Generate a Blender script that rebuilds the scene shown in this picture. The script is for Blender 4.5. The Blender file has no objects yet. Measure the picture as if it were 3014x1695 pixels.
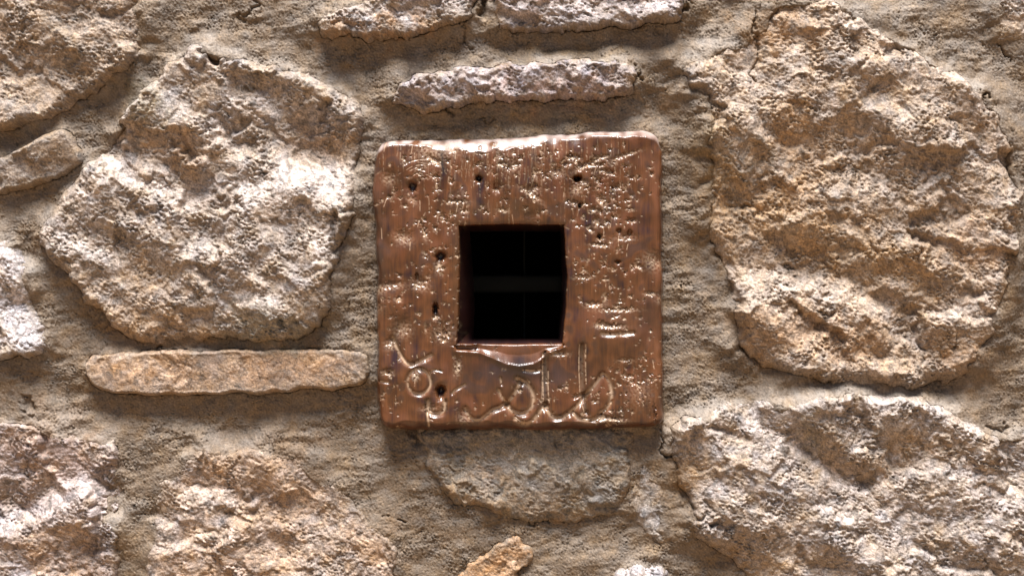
import bpy, math
import numpy as np

# ------------------------------------------------------------------ camera, sky, sun, exposure
SC = bpy.context.scene
COL = SC.collection
MM = 0.86 / 3014.0            # metres per photo unit on the wall face
DIST = 1.4

cam_d = bpy.data.cameras.new("camera")
cam = bpy.data.objects.new("camera", cam_d)
COL.objects.link(cam)
cam.location = (0, -DIST - 0.008, 0)
cam.rotation_euler = (math.radians(90), 0, 0)
cam_d.sensor_width = 36
cam_d.lens = 36 * DIST / 0.86
cam_d.clip_start = 0.01
cam_d.clip_end = 200
SC.camera = cam

SUN_ELEV = math.radians(72)
SUN_SIDE = math.radians(-4)      # azimuth off the wall's normal (negative: from the left)
world = bpy.data.worlds.new("World")
SC.world = world
world.use_nodes = True
nt = world.node_tree
bg = nt.nodes["Background"]
sky = nt.nodes.new("ShaderNodeTexSky")
sky.sky_type = 'NISHITA'
sky.sun_disc = False
sky.sun_elevation = SUN_ELEV
sky.sun_rotation = math.radians(180) + SUN_SIDE
nt.links.new(sky.outputs[0], bg.inputs[0])
sky.dust_density = 2.0
sky.ozone_density = 1.0
bg.inputs[1].default_value = 0.034

sun_d = bpy.data.lights.new("sun", 'SUN')
sun_d.energy = 5.0
sun_d.angle = math.radians(28)
sun_d.color = (1.0, 0.985, 0.975)
sun = bpy.data.objects.new("sun", sun_d)
COL.objects.link(sun)
sun.rotation_euler = (math.radians(90) - SUN_ELEV, 0, SUN_SIDE)

SC.view_settings.view_transform = 'Standard'
SC.view_settings.look = 'None'
SC.view_settings.gamma = 1.0
SC.view_settings.exposure = 1.48
SC.cycles.max_bounces = 5
SC.cycles.diffuse_bounces = 3

# ------------------------------------------------------------------ grid and noise helpers
STEP = 3.0
X0, X1, Y0, Y1 = -400, 3416, -260, 1960
gx = np.arange(X0, X1, STEP)
gy = np.arange(Y0, Y1, STEP)
GX, GY = np.meshgrid(gx, gy)
NY, NX = GX.shape


def spec(lam, seed, ang=0.0, stretch=1.0, width=0.45, shape=None, step=STEP):
    """Band-limited noise, wavelength lam (units), long axis turned by ang, stretched along it."""
    shape = shape or (NY, NX)
    rng = np.random.default_rng(seed)
    w = np.fft.rfft2(rng.standard_normal(shape))
    ky = np.fft.fftfreq(shape[0], step)[:, None]
    kx = np.fft.rfftfreq(shape[1], step)[None, :]
    a = math.radians(ang)
    u = (kx * math.cos(a) + ky * math.sin(a)) * stretch
    v = (-kx * math.sin(a) + ky * math.cos(a))
    k = np.sqrt(u * u + v * v) + 1e-9
    f = np.exp(-(np.log2(k * lam)) ** 2 / (2 * width * width))
    n = np.fft.irfft2(w * f, s=shape)
    return n / n.std()


def warp(n, dx, dy, step=STEP):
    h, w = n.shape
    jy, jx = np.mgrid[0:h, 0:w].astype(float)
    fx = np.clip(jx + dx / step, 0, w - 1.001)
    fy = np.clip(jy + dy / step, 0, h - 1.001)
    ix = fx.astype(int); iy = fy.astype(int)
    tx = fx - ix; ty = fy - iy
    return ((n[iy, ix] * (1 - tx) + n[iy, ix + 1] * tx) * (1 - ty)
            + (n[iy + 1, ix] * (1 - tx) + n[iy + 1, ix + 1] * tx) * ty)


def smooth(a, lo, hi):
    t = np.clip((a - lo) / (hi - lo), 0, 1)
    return t * t * (3 - 2 * t)


def seg_dist(X, Y, pts, closed=False):
    """Distance to a polyline."""
    best = np.full(X.shape, 1e12)
    n = len(pts)
    for i in range(n if closed else max(n - 1, 1)):
        ax, ay = pts[i]
        bx, by = pts[(i + 1) % n]
        dx, dy = bx - ax, by - ay
        L = dx * dx + dy * dy
        if L == 0:
            d = (X - ax) ** 2 + (Y - ay) ** 2
        else:
            t = np.clip(((X - ax) * dx + (Y - ay) * dy) / L, 0, 1)
            d = (X - ax - t * dx) ** 2 + (Y - ay - t * dy) ** 2
        best = np.minimum(best, d)
    return np.sqrt(best)


def poly_sd(X, Y, pts):
    """Signed distance to a polygon, positive inside."""
    d = seg_dist(X, Y, pts, True)
    ins = np.zeros(X.shape, bool)
    n = len(pts)
    for i in range(n):
        ax, ay = pts[i]
        bx, by = pts[(i + 1) % n]
        if ay == by:
            continue
        c = ((ay > Y) != (by > Y)) & (X < (bx - ax) * (Y - ay) / (by - ay) + ax)
        ins ^= c
    return np.where(ins, d, -d)


def chaikin(pts, n=2, closed=True):
    for _ in range(n):
        q = []
        m = len(pts)
        for i in range(m if closed else m - 1):
            a = pts[i]; b = pts[(i + 1) % m]
            q.append((a[0] * .75 + b[0] * .25, a[1] * .75 + b[1] * .25))
            q.append((a[0] * .25 + b[0] * .75, a[1] * .25 + b[1] * .75))
        if not closed:
            q = [pts[0]] + q + [pts[-1]]
        pts = q
    return pts


# ------------------------------------------------------------------ layout of the wall
# survey sheets: origin on the wall, 2.337 sheet units per wall unit
SH = {2: (0, 0), 3: (0, 550), 4: (0, 1075), 5: (900, 0), 6: (1000, 1075), 7: (1914, 0), 8: (1914, 550), 9: (1914, 1075)}

STONES = [
    # name key, outline, height, edge radius, albedo
    ("A", [(-470, -470), (395, -470), (402, 0), (430, 40), (425, 140), (400, 190), (350, 222), (300, 250), (232, 290),
           (205, 315), (160, 343), (110, 355), (50, 375), (20, 390), (-470, 455)], 40, 26, (0.330, 0.235, 0.145)),
    ("B", [(612, 124), (560, 132), (520, 165), (465, 220), (430, 255), (395, 295), (350, 345), (312, 395), (290, 440),
           (262, 470), (235, 500), (195, 545), (165, 600), (122, 655), (106, 692), (112, 722), (140, 755), (180, 800),
           (230, 860), (290, 925), (335, 972), (372, 995), (425, 1014), (480, 1018), (550, 1003), (620, 995),
           (700, 1003), (810, 1008), (890, 995), (940, 965), (975, 930), (992, 860), (985, 800), (1005, 760), (1012, 700),
           (1045, 630), (1058, 560), (1055, 500), (1050, 450), (1070, 400), (1077, 350), (1068, 308), (1030, 285),
           (980, 255), (930, 225), (880, 203), (800, 190), (720, 173), (660, 148)], 46, 22, (0.360, 0.275, 0.190)),
    ("C", [(-470, 560), (0, 462), (60, 430), (150, 385), (182, 372), (205, 388), (228, 425), (250, 458), (250, 482),
           (215, 500), (150, 530), (60, 558), (-10, 572), (-470, 640)], 38, 11, (0.310, 0.230, 0.150)),
    ("D", [(-470, 660), (0, 678), (43, 705), (66, 760), (80, 820), (98, 900), (122, 950), (143, 1012), (130, 1040),
           (85, 1048), (0, 1068), (-470, 1100)], 36, 20, (0.400, 0.330, 0.260)),
    ("E", [(246, 1075), (255, 1052), (280, 1042), (330, 1036), (400, 1033), (480, 1030), (620, 1028), (900, 1023),
           (1020, 1024), (1080, 1034), (1095, 1080), (1085, 1125), (1050, 1142), (900, 1150), (800, 1157), (700, 1160),
           (500, 1167), (400, 1163), (330, 1157), (275, 1150), (252, 1120)], 42, 9, (0.370, 0.255, 0.155)),
    ("F", [(-470, 1215), (0, 1230), (60, 1238), (140, 1248), (200, 1280), (270, 1290), (329, 1300), (345, 1340),
           (351, 1400), (356, 1430), (346, 1460), (341, 1500), (346, 1560), (350, 1640), (356, 2040), (-470, 2040)],
     26, 14, (0.360, 0.275, 0.205)),
    ("G", [(600, 1316), (543, 1349), (505, 1383), (462, 1430), (446, 1481), (453, 1528), (446, 1580), (428, 1612),
           (418, 1665), (400, 2040), (1150, 2040), (1172, 1674), (1180, 1614), (1120, 1550), (1060, 1503), (1027, 1451),
           (963, 1409), (920, 1366), (881, 1336), (813, 1319), (749, 1316), (693, 1331), (642, 1328)], 18, 16, (0.370, 0.270, 0.180)),
    ("H", [(1518, 1571), (1500, 1590), (1454, 1606), (1419, 1635), (1364, 1670), (1330, 1720), (1300, 2040), (1490, 2040),
           (1513, 1695), (1548, 1665), (1578, 1644), (1543, 1601)], 16, 8, (0.47, 0.27, 0.12)),
    ("I", [(1235, 1250), (1246, 1340), (1262, 1395), (1300, 1451), (1355, 1494), (1410, 1500), (1462, 1510), (1513, 1531),
           (1600, 1540), (1727, 1532), (1822, 1508), (1858, 1440), (1872, 1340), (1875, 1250)], 24, 24, (.21, .165, .11)),
    ("I2", [(1880, 1320), (1930, 1350), (1962, 1450), (1978, 1560), (1955, 1618), (1900, 1572), (1856, 1520),
            (1852, 1420)], 22, 24, (0.300, 0.245, 0.180)),
    ("J", [(1968, 1255), (2000, 1230), (2051, 1216), (2107, 1190), (2171, 1188), (2235, 1166), (2299, 1178), (2363, 1167),
           (2406, 1150), (2520, 1145), (2620, 1150), (2706, 1165), (2770, 1186), (2834, 1216), (2877, 1242), (2920, 1274),
           (3014, 1259), (3490, 1240), (3490, 2040), (2340, 2040), (2240, 1740), (2192, 1683), (2137, 1631), (2080, 1604),
           (2030, 1590), (2021, 1460), (1991, 1417), (1978, 1353), (1967, 1290)], 42, 26, (0.360, 0.280, 0.200)),
    ("K", [(1775, 1700), (1830, 1652), (1880, 1640), (1930, 1655), (1985, 1700), (2000, 2040), (1760, 2040)], 26, 22,
     (0.380, 0.320, 0.260)),
    ("L", [(2000, 183), (2020, 235), (2052, 300), (2074, 400), (2085, 500), (2082, 600), (2078, 690), (2120, 760),
           (2153, 830), (2160, 900), (2166, 985), (2200, 1050), (2250, 1085), (2376, 1120), (2556, 1138), (2690, 1148),
           (2835, 1114), (2890, 1052), (2925, 985), (2972, 850), (3004, 721), (3016, 636), (3016, 471), (2985, 385),
           (2940, 308), (2880, 257), (2813, 201), (2727, 150), (2641, 94), (2556, 47), (2513, 18), (2449, -25),
           (2330, -15), (2240, 22), (2222, 80), (2150, 120), (2060, 160)], 46, 34, (0.350, 0.250, 0.155)),
    ("M", [(2925, 60), (2942, 102), (2975, 126), (3030, 128), (3490, 145), (3490, -470), (2950, -470)], 22, 22,
     (0.360, 0.270, 0.180)),
    ("N", [(931, 112), (927, 62), (950, 35), (1000, 20), (1080, 5), (1130, -40), (1150, -470), (1395, -470), (1402, 20),
           (1392, 58), (1330, 76), (1242, 98), (1170, 115), (1093, 108), (1007, 108)], 52, 12, (0.350, 0.270, 0.195)),
    ("O", [(1447, -470), (1445, 77), (1499, 90), (1563, 95), (1606, 90), (1700, 88), (1800, 80), (1914, 75), (2003, 66),
           (2016, 30), (2027, 0), (2025, -470)], 52, 12, (0.340, 0.265, 0.205)),
    ("P", [(1160, 262), (1176, 238), (1199, 222), (1285, 209), (1371, 193), (1456, 195), (1542, 180), (1627, 184),
           (1713, 171), (1798, 174), (1854, 187), (1876, 205), (1880, 240), (1863, 274), (1820, 294), (1713, 292),
           (1627, 296), (1499, 296), (1413, 305), (1392, 310), (1328, 320), (1225, 332), (1180, 322), (1150, 300)], 50, 12,
     (0.340, 0.265, 0.215)),
]

# facets of the chipped faces: (sheet, tilt, half width, line); + leans back to the sky, - overhangs
FACETS = [
    (2, 1.3, 32, [(1210, 400), (1290, 325), (1450, 305), (1560, 375), (1700, 405), (1800, 440), (2050, 465)]),
    (2, 1.0, 30, [(2050, 465), (2200, 560), (2350, 620), (2480, 730)]),
    (2, .9, 36, [(2400, 690), (2450, 800), (2480, 850)]),
    (2, .9, 24, [(1200, 405), (1060, 530), (960, 690), (860, 740), (760, 880)]),
    (2, .5, 60, [(1250, 480), (1200, 470)]),
    (2, -.5, 80, [(1300, 490), (1500, 460), (1750, 490), (1850, 530)]),
    (2, -.7, 90, [(1870, 640), (1960, 720), (2080, 780)]),
    (2, .7, 60, [(1650, 680), (1780, 650), (1850, 720)]),
    (2, .7, 50, [(1880, 760), (1980, 880), (2080, 930)]),
    (2, .7, 55, [(1250, 750), (1380, 850), (1480, 920), (1560, 1010), (1570, 1080)]),
    (2, -.9, 120, [(900, 950), (1100, 950), (1300, 980), (1430, 1100), (1380, 1230)]),
    (2, .5, 50, [(1050, 850), (1250, 850)]),
    (2, -.5, 70, [(950, 640), (900, 760), (1000, 800)]),
    (2, -.45, 70, [(1700, 770), (1600, 900), (1700, 930)]),
    (2, 1.0, 50, [(700, 1150), (850, 1110), (1000, 1120), (1150, 1180), (1300, 1280), (1380, 1350)]),
    (2, 1.2, 50, [(700, 1130), (800, 1220), (1000, 1300), (1150, 1400), (1350, 1430)]),
    (2, -.6, 55, [(820, 1290), (950, 1390), (1050, 1449)]),
    (2, .7, 80, [(2000, 1100), (2200, 1090), (2400, 1110)]),
    (2, 1.5, 120, [(2150, 1200), (2300, 1250), (2250, 1380)]),
    (2, 1.0, 80, [(1650, 1330), (1900, 1250), (2100, 1150)]),
    (2, .4, 40, [(1450, 1180), (1520, 1220)]), (2, -.6, 60, [(1350, 1250), (1370, 1290)]),
    (2, -.7, 55, [(2000, 1020), (2150, 1010), (2330, 1000)]),
    (2, .6, 60, [(1650, 1060), (1800, 1040), (1950, 1060)]),
    (2, .5, 50, [(180, 30), (300, 100), (400, 200), (480, 250)]), (2, .7, 55, [(800, 150), (880, 230), (900, 330)]),
    (2, -.6, 80, [(450, 260), (550, 350), (560, 480)]), (2, -.55, 100, [(0, 120), (150, 250), (300, 350), (480, 420)]),
    (2, .6, 60, [(450, 560), (560, 600)]), (2, .5, 60, [(50, 450), (150, 520)]),
    (2, .5, 70, [(0, 700), (200, 720), (380, 720)]), (2, -.7, 40, [(500, 700), (800, 560), (900, 500)]),
    (2, -.5, 40, [(100, 830), (350, 790)]),
    (2, 1.1, 18, [(0, 1080), (200, 980), (380, 895), (440, 885), (520, 980), (560, 1050)]),
    (2, -.5, 60, [(420, 1010), (500, 1110)]),
    (3, 1.0, 42, [(250, 300), (330, 200), (420, 130), (450, 30)]), (3, .8, 48, [(480, 390), (620, 440), (750, 500)]),
    (3, -.7, 65, [(620, 540), (760, 570), (900, 520), (1000, 480)]),
    (3, -.55, 70, [(550, 240), (700, 300), (950, 280), (1100, 200)]), (3, .5, 40, [(850, 170), (1000, 240), (1150, 290)]),
    (3, -1.0, 75, [(1450, 200), (1560, 260), (1480, 290)]), (3, .8, 50, [(1300, 390), (1500, 410), (1700, 530), (1750, 590)]),
    (3, .9, 60, [(2150, 350), (2250, 450), (2280, 520)]), (3, .5, 80, [(1650, 300), (1900, 350), (2000, 430)]),
    (3, -.6, 110, [(1100, 480), (1300, 600), (1600, 620), (1550, 700)]),
    (3, .6, 45, [(1680, 750), (1800, 800), (1900, 790)]), (3, -.6, 100, [(1650, 880), (1900, 910), (2100, 870)]),
    (3, -.4, 50, [(700, 900), (850, 1010), (1200, 1060), (1600, 1040), (1900, 1050)]),
    (3, 1.0, 60, [(30, 380), (120, 450), (140, 580)]), (3, 1.0, 70, [(100, 850), (180, 950), (250, 1080)]),
    (3, .9, 35, [(0, 1130), (150, 1150)]), (3, -.4, 50, [(0, 640), (60, 700)]),
    (3, 1.1, 16, [(590, 1190), (700, 1165), (850, 1155), (950, 1135), (1200, 1130), (1400, 1125)]),
    (3, -.3, 40, [(1200, 1190), (1500, 1180)]), (3, -.3, 60, [(300, 600), (500, 800), (700, 1000)]),
    (4, .9, 25, [(0, 360), (200, 385), (330, 400), (420, 480), (600, 510), (780, 545)]),
    (4, 1.0, 45, [(500, 750), (560, 830), (700, 850), (790, 930), (800, 1050)]), (4, .9, 35, [(340, 880), (450, 920), (560, 900)]),
    (4, 1.1, 45, [(0, 1080), (170, 1070), (280, 1000), (330, 970)]), (4, .7, 45, [(30, 1130), (150, 1180)]),
    (4, -.8, 40, [(470, 760), (470, 860)]), (4, -.5, 60, [(400, 690), (450, 800), (380, 830)]),
    (4, -.4, 55, [(720, 760), (780, 850)]), (4, -.5, 120, [(400, 1250), (600, 1200), (700, 1300)]),
    (4, .8, 45, [(200, 110), (300, 250), (480, 250), (450, 380)]), (4, .7, 60, [(700, 350), (800, 450)]),
    (4, .9, 45, [(1300, 450), (1450, 500), (1600, 520), (1850, 460)]), (4, .5, 50, [(1180, 420), (1350, 420)]),
    (4, 1.1, 22, [(1230, 640), (1400, 575), (1560, 595), (1700, 605), (1830, 565)]),
    (4, 1.1, 55, [(1280, 880), (1400, 905), (1550, 905)]), (4, .8, 30, [(1640, 690), (1620, 740)]),
    (4, .7, 50, [(1850, 600), (1930, 700), (1950, 780)]), (4, -.45, 60, [(1400, 700), (1500, 740), (1350, 810)]),
    (4, -.6, 80, [(1750, 820), (1950, 830), (2100, 900)]), (4, 1.0, 24, [(1020, 1050), (1130, 1080)]),
    (4, 1.0, 22, [(1020, 1235), (1180, 1260), (1300, 1215), (1450, 1150), (1600, 1160)]),
    (4, -.6, 50, [(1380, 1260), (1600, 1240), (1800, 1170), (1950, 1180), (2000, 1250)]),
    (4, .6, 60, [(1560, 1080), (1660, 1110)]), (4, .45, 70, [(1650, 1350), (1900, 1300), (2100, 1350)]),
    (4, .5, 70, [(1900, 1080), (2150, 1060), (2300, 1130)]),
    (5, 1.1, 20, [(100, 110), (200, 105), (330, 130), (450, 108), (600, 110), (700, 140)]), (5, -.9, 24, [(250, 150), (400, 160)]),
    (5, -.7, 20, [(520, 135), (620, 130)]), (5, -1.0, 28, [(640, 50), (800, 50), (900, 30)]),
    (5, .8, 28, [(150, 60), (400, 30), (550, 40)]), (5, .6, 60, [(1000, 50), (1150, 110)]),
    (5, .7, 24, [(1300, 40), (1500, 30), (1800, 60), (2100, 40), (2500, 20)]), (5, .8, 20, [(1750, 170), (2000, 120), (2200, 80), (2571, 45)]),
    (5, -.5, 20, [(1400, 120), (1600, 100)]), (5, .6, 20, [(1350, 185), (1550, 200)]), (5, -.4, 18, [(1700, 110), (1950, 80)]),
    (5, 1.4, 24, [(680, 560), (800, 525), (900, 515), (1100, 475), (1300, 470), (1500, 450), (1700, 450), (1950, 420), (2150, 420), (2250, 480)]),
    (5, .9, 18, [(1210, 665), (1350, 625), (1600, 650), (1800, 640), (1900, 650)]), (5, -1.0, 20, [(1210, 700), (1265, 620), (1200, 600)]),
    (5, -.6, 26, [(700, 590), (900, 600), (1150, 590), (1050, 680)]), (5, -.6, 22, [(1450, 560), (1600, 590), (1750, 600)]),
    (5, -.7, 14, [(1550, 492), (1750, 490)]), (5, -.9, 17, [(1950, 485), (2150, 485)]), (5, -.8, 14, [(1780, 540), (1900, 540)]),
    (5, .6, 18, [(1700, 585), (1900, 590)]), (5, .5, 28, [(740, 700), (850, 690), (1000, 660)]),
    (5, .5, 35, [(1300, 380), (1700, 385), (2200, 370)]), (5, .45, 40, [(700, 890), (1300, 880), (1900, 860)]),
    (5, 1.0, 45, [(2400, 760), (2450, 860), (2250, 830)]), (5, .5, 60, [(2100, 250), (2500, 300)]),
    (7, .9, 45, [(280, 345), (400, 335), (520, 295)]), (7, .9, 45, [(220, 430), (350, 430), (450, 440)]),
    (7, .8, 55, [(300, 600), (350, 720), (380, 800)]), (7, -.7, 60, [(130, 720), (200, 660)]),
    (7, .7, 28, [(780, 100), (900, 120)]), (7, .7, 45, [(960, 120), (1200, 180)]), (7, .9, 45, [(1250, 30), (1400, 80)]),
    (7, -.7, 50, [(930, 180), (1050, 210)]), (7, .9, 55, [(1450, 240), (1600, 270), (1750, 300), (1800, 350)]),
    (7, .9, 40, [(1350, 385), (1700, 420), (1900, 430), (2050, 480)]), (7, 1.7, 52, [(2100, 545), (2180, 570), (2240, 600)]),
    (7, .7, 28, [(2320, 700), (2400, 820), (2450, 950)]), (7, -.8, 60, [(1430, 500), (1550, 540), (1620, 600)]),
    (7, -.5, 40, [(1220, 480), (1280, 500)]), (7, .8, 38, [(900, 300), (1100, 400), (1300, 400), (1400, 420)]),
    (7, .6, 50, [(500, 500), (700, 600), (900, 630)]), (7, .55, 50, [(600, 700), (900, 760), (1200, 760)]),
    (7, -.8, 100, [(900, 850), (1050, 850), (1000, 950)]), (7, -.9, 120, [(1350, 850), (1500, 900), (1600, 1000), (1800, 1080)]),
    (7, -.5, 70, [(2100, 720), (2250, 770)]), (7, -.4, 60, [(2200, 900), (2400, 950)]), (7, .7, 60, [(1500, 700), (1700, 800)]),
    (7, .7, 34, [(1850, 720), (2030, 720)]), (7, .55, 55, [(2100, 960), (2250, 1080), (2350, 1200), (2450, 1300)]),
    (7, .55, 55, [(500, 720), (800, 950), (950, 1100), (1000, 1200)]), (7, -.7, 75, [(480, 1080), (560, 1200), (650, 1300)]),
    (7, -.5, 55, [(700, 1010), (780, 1080)]), (7, -.5, 70, [(1050, 1080), (1250, 1150)]),
    (7, .6, 45, [(1150, 1130), (1300, 1200), (1500, 1280), (1700, 1350)]), (7, .6, 50, [(1050, 1310), (1300, 1330)]),
    (8, -.8, 105, [(1000, 350), (1150, 380), (1300, 400), (1500, 540)]), (8, -.7, 75, [(1600, 520), (1800, 530), (1950, 580)]),
    (8, -.45, 75, [(1600, 170), (1900, 170)]), (8, .7, 38, [(1200, 270), (1350, 300), (1500, 370)]),
    (8, .7, 24, [(2080, 260), (2200, 220), (2300, 200)]), (8, .9, 20, [(500, 490), (560, 560), (570, 680), (600, 820)]),
    (8, .9, 55, [(620, 580), (750, 640), (900, 670)]), (8, .7, 15, [(860, 460), (1000, 440), (1080, 480), (1170, 570)]),
    (8, -.8, 35, [(850, 600), (830, 560)]), (8, -.4, 40, [(1000, 540), (1080, 560)]),
    (8, .9, 48, [(950, 600), (1100, 650), (1250, 720), (1450, 740), (1550, 820)]), (8, .8, 45, [(1560, 640), (1700, 680)]),
    (8, -.8, 55, [(1600, 720), (1700, 780), (1800, 800), (1750, 880)]), (8, .7, 85, [(650, 750), (900, 830), (1100, 850), (1200, 950)]),
    (8, -.8, 55, [(650, 920), (720, 980), (800, 1080)]), (8, -.6, 50, [(1300, 880), (1450, 930), (1350, 1000)]),
    (8, .7, 55, [(1600, 900), (1700, 1000), (1830, 1080)]), (8, -.6, 65, [(1450, 1050), (1550, 1100)]),
    (8, .7, 45, [(1950, 960), (2050, 880), (2200, 790)]), (8, .9, 45, [(2200, 740), (2300, 780), (2370, 820)]),
    (8, .7, 38, [(2130, 530), (2200, 640)]), (8, -.5, 80, [(1950, 700), (2100, 740)]), (8, -.7, 85, [(1900, 980), (2050, 960), (2000, 900)]),
    (8, .8, 24, [(590, 1030), (650, 1120), (740, 1200)]), (8, .6, 55, [(1000, 1050), (1150, 1130), (1300, 1180), (1500, 1230), (1700, 1220)]),
    (8, -.9, 36, [(1400, 1310), (1700, 1350), (1850, 1350)]), (8, -.6, 60, [(2000, 1300), (2200, 1280)]), (8, .45, 75, [(2100, 1150), (2150, 1200)]),
    (9, 1.5, 55, [(1100, 180), (1300, 170), (1500, 190), (1700, 220), (1900, 230), (2050, 290)]),
    (9, 1.1, 28, [(700, 220), (850, 240), (1000, 255), (1100, 200)]), (9, 1.1, 52, [(150, 400), (300, 340), (500, 285), (650, 290)]),
    (9, 1.0, 48, [(680, 380), (760, 440), (850, 520), (1000, 560)]), (9, 1.2, 42, [(1050, 610), (1150, 690), (1250, 770), (1350, 840), (1500, 880)]),
    (9, .8, 48, [(1550, 830), (1700, 770), (1850, 720), (1900, 690)]), (9, .6, 75, [(500, 540), (700, 650), (900, 720), (1100, 810)]),
    (9, -1.0, 100, [(1080, 480), (1200, 560), (1350, 680), (1450, 750)]), (9, -.6, 55, [(880, 420), (1000, 480)]),
    (9, -.6, 50, [(1130, 310), (1170, 340)]), (9, -.5, 35, [(800, 275), (860, 290)]), (9, -.7, 90, [(1650, 450), (1700, 600), (1750, 690)]),
    (9, .6, 75, [(1500, 570), (1450, 450)]), (9, -.55, 85, [(250, 600), (400, 680), (300, 500)]), (9, -.8, 75, [(850, 830), (950, 880), (1100, 900)]),
    (9, .7, 45, [(480, 830), (550, 880)]), (9, .55, 60, [(300, 1000), (280, 1100)]), (9, -.8, 110, [(850, 1150), (800, 1250), (650, 1220)]),
    (9, -.45, 90, [(500, 950), (700, 980)]), (9, .6, 75, [(1250, 1000), (1500, 1020), (1700, 1130)]), (9, .6, 60, [(1250, 1180), (1500, 1230)]),
    (9, 1.0, 45, [(2050, 400), (2200, 430), (2400, 490), (2550, 460)]), (9, -.9, 36, [(2380, 440), (2300, 340)]),
    (9, -.6, 90, [(1900, 480), (2200, 510), (2300, 680)]), (9, .6, 100, [(2000, 640), (2150, 700), (2400, 790)]),
    (9, .7, 90, [(2400, 1000), (2500, 900)]), (9, -.55, 85, [(2100, 1020), (2000, 970)]), (9, .6, 70, [(1900, 1110), (2200, 1150)]),
    (9, -.8, 75, [(1150, 1270), (1300, 1320), (1200, 1400)]), (9, -.6, 75, [(2200, 1350), (2400, 1350)]), (9, .7, 38, [(950, 1350), (1030, 1400)]),
    (9, .7, 55, [(1450, 1310), (1700, 1250)]),
    (6, .8, 55, [(2080, 950), (2150, 1080)]), (6, 1.1, 55, [(1950, 1400), (2150, 1400)]), (6, -.3, 60, [(1300, 540), (1800, 560)]),
    (6, .35, 60, [(780, 800), (1020, 770)]), (6, -.4, 40, [(1400, 1040), (1800, 1030)]), (6, .5, 60, [(1450, 1300), (1700, 1280)]),
    (6, -.5, 30, [(1500, 810), (1700, 850)]), (6, .4, 60, [(100, 1000), (250, 1150)]),
]

# cracks and open slots: (sheet, depth, half width, line)
CRACKS = [
    (7, 16, 8, [(745, 60), (740, 180), (750, 300), (730, 400), (715, 560)]),
    (5, 18, 14, [(930, 775), (985, 785), (1035, 770)]), (5, 16, 6, [(2285, 455), (2290, 520)]),
    (5, 10, 6, [(1085, 180), (1110, 280)]), (5, 12, 5, [(1250, 800), (1240, 850)]), (5, 40, 30, [(1220, -20), (1225, 60)]),
    (6, 22, 26, [(498, 440), (500, 540)]), (6, 20, 8, [(2215, 455), (2235, 540), (2280, 650)]), (6, 14, 7, [(320, 1080), (420, 1092)]),
    (6, 14, 7, [(1290, 1090), (1420, 1085)]),
    (2, 14, 14, [(1625, 85), (1690, 105), (1750, 80), (1765, 40)]), (9, 14, 16, [(2330, 450), (2390, 460), (2450, 440)]),
    (7, 24, 10, [(2325, 690), (2350, 695)]), (7, 16, 8, [(2440, 290), (2490, 350), (2490, 400)]), (7, 20, 11, [(230, 80), (265, 60)]),
    (7, 9, 5, [(2035, 600), (2050, 800), (2070, 1000)]), (4, 18, 26, [(180, 240), (200, 300)]), (3, 20, 8, [(1080, 1110), (1180, 1108)]),
]

# broad tints lying in the stone itself: (sheet, colour factor, half width, line)
TINTS = [
    (5, (1.25, .95, .62), 45, [(150, 200), (400, 190), (560, 205), (900, 200)]),
    (3, (1.18, 1.0, .78), 90, [(1700, 1230), (2000, 1230), (2250, 1240)]),
    (3, (1.12, .98, .80), 160, [(800, 1250), (1200, 1260)]),
    (4, (1.12, .98, .82), 170, [(1500, 750), (1900, 700), (2000, 1000), (1800, 1380), (1300, 1380)]),
    (4, (1.1, .95, .87), 160, [(150, 500), (500, 600), (300, 700)]),
    (4, (1.18, .97, .72), 140, [(300, 1250), (600, 1350)]),
    (6, (1.15, .97, .75), 120, [(150, 1250), (250, 1300)]),
    (6, (1.3, 1.08, .85), 40, [(1010, 770), (1040, 780)]), (6, (1.15, .95, .7), 70, [(800, 820), (1300, 950), (1600, 930)]),
    (6, (1.15, 1.0, .78), 50, [(1880, 740), (1950, 760)]),
    (7, (1.2, .98, .68), 90, [(700, 200), (900, 150), (1000, 250)]), (7, (1.12, .95, .7), 150, [(950, 850), (1100, 1000), (1000, 1250)]),
    (7, (1.05, .95, .68), 120, [(350, 950), (500, 1200)]), (8, (1.12, .95, .65), 150, [(500, 200), (900, 200), (1300, 420), (1800, 560)]),
    (8, (1.15, .97, .78), 120, [(2200, 430), (2250, 480)]), (8, (1.15, .95, .7), 120, [(800, 1000), (1100, 1000), (1500, 1100)]),
    (8, (1.15, .97, .75), 110, [(2100, 1150), (2200, 1200)]), (9, (1.12, .95, .68), 110, [(200, 780), (400, 700)]),
    (9, (1.1, .95, .72), 110, [(600, 1300), (950, 1380)]), (9, (1.05, .92, .7), 110, [(1200, 600), (1400, 750), (2200, 550)]),
    (2, (.78, .84, .74), 90, [(950, 650), (1050, 760)]), (2, (.8, .82, .8), 90, [(450, 260), (550, 400)]),
    (2, (1.12, .95, .75), 90, [(2200, 1000), (2350, 1020), (2100, 980)]), (2, (1.12, .97, .78), 110, [(1000, 950), (1350, 1050)]),
    (3, (1.15, 1.0, .78), 150, [(800, 850), (1200, 980), (1000, 700)]), (3, (.78, .84, .74), 100, [(1700, 950), (2050, 980)]),
    (7, (.72, .76, .78), 60, [(720, 980), (780, 1080)]), (9, (.8, .82, .72), 60, [(1050, 440), (1150, 480)]),
    (5, (.78, .76, .76), 50, [(1480, 560), (1650, 590), (1850, 570)]), (5, (1.1, .92, .84), 60, [(1350, 670), (2000, 640)]),
    (5, (1.08, 1.0, .8), 60, [(700, 880), (1900, 860)]), (5, (1.05, 1.0, .82), 40, [(1350, 370), (2200, 370)]),
]


def on_wall(sheet, pts):
    ox, oy = SH[sheet]
    return [(ox + x / 2.337, oy + y / 2.337) for x, y in pts]


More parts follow.
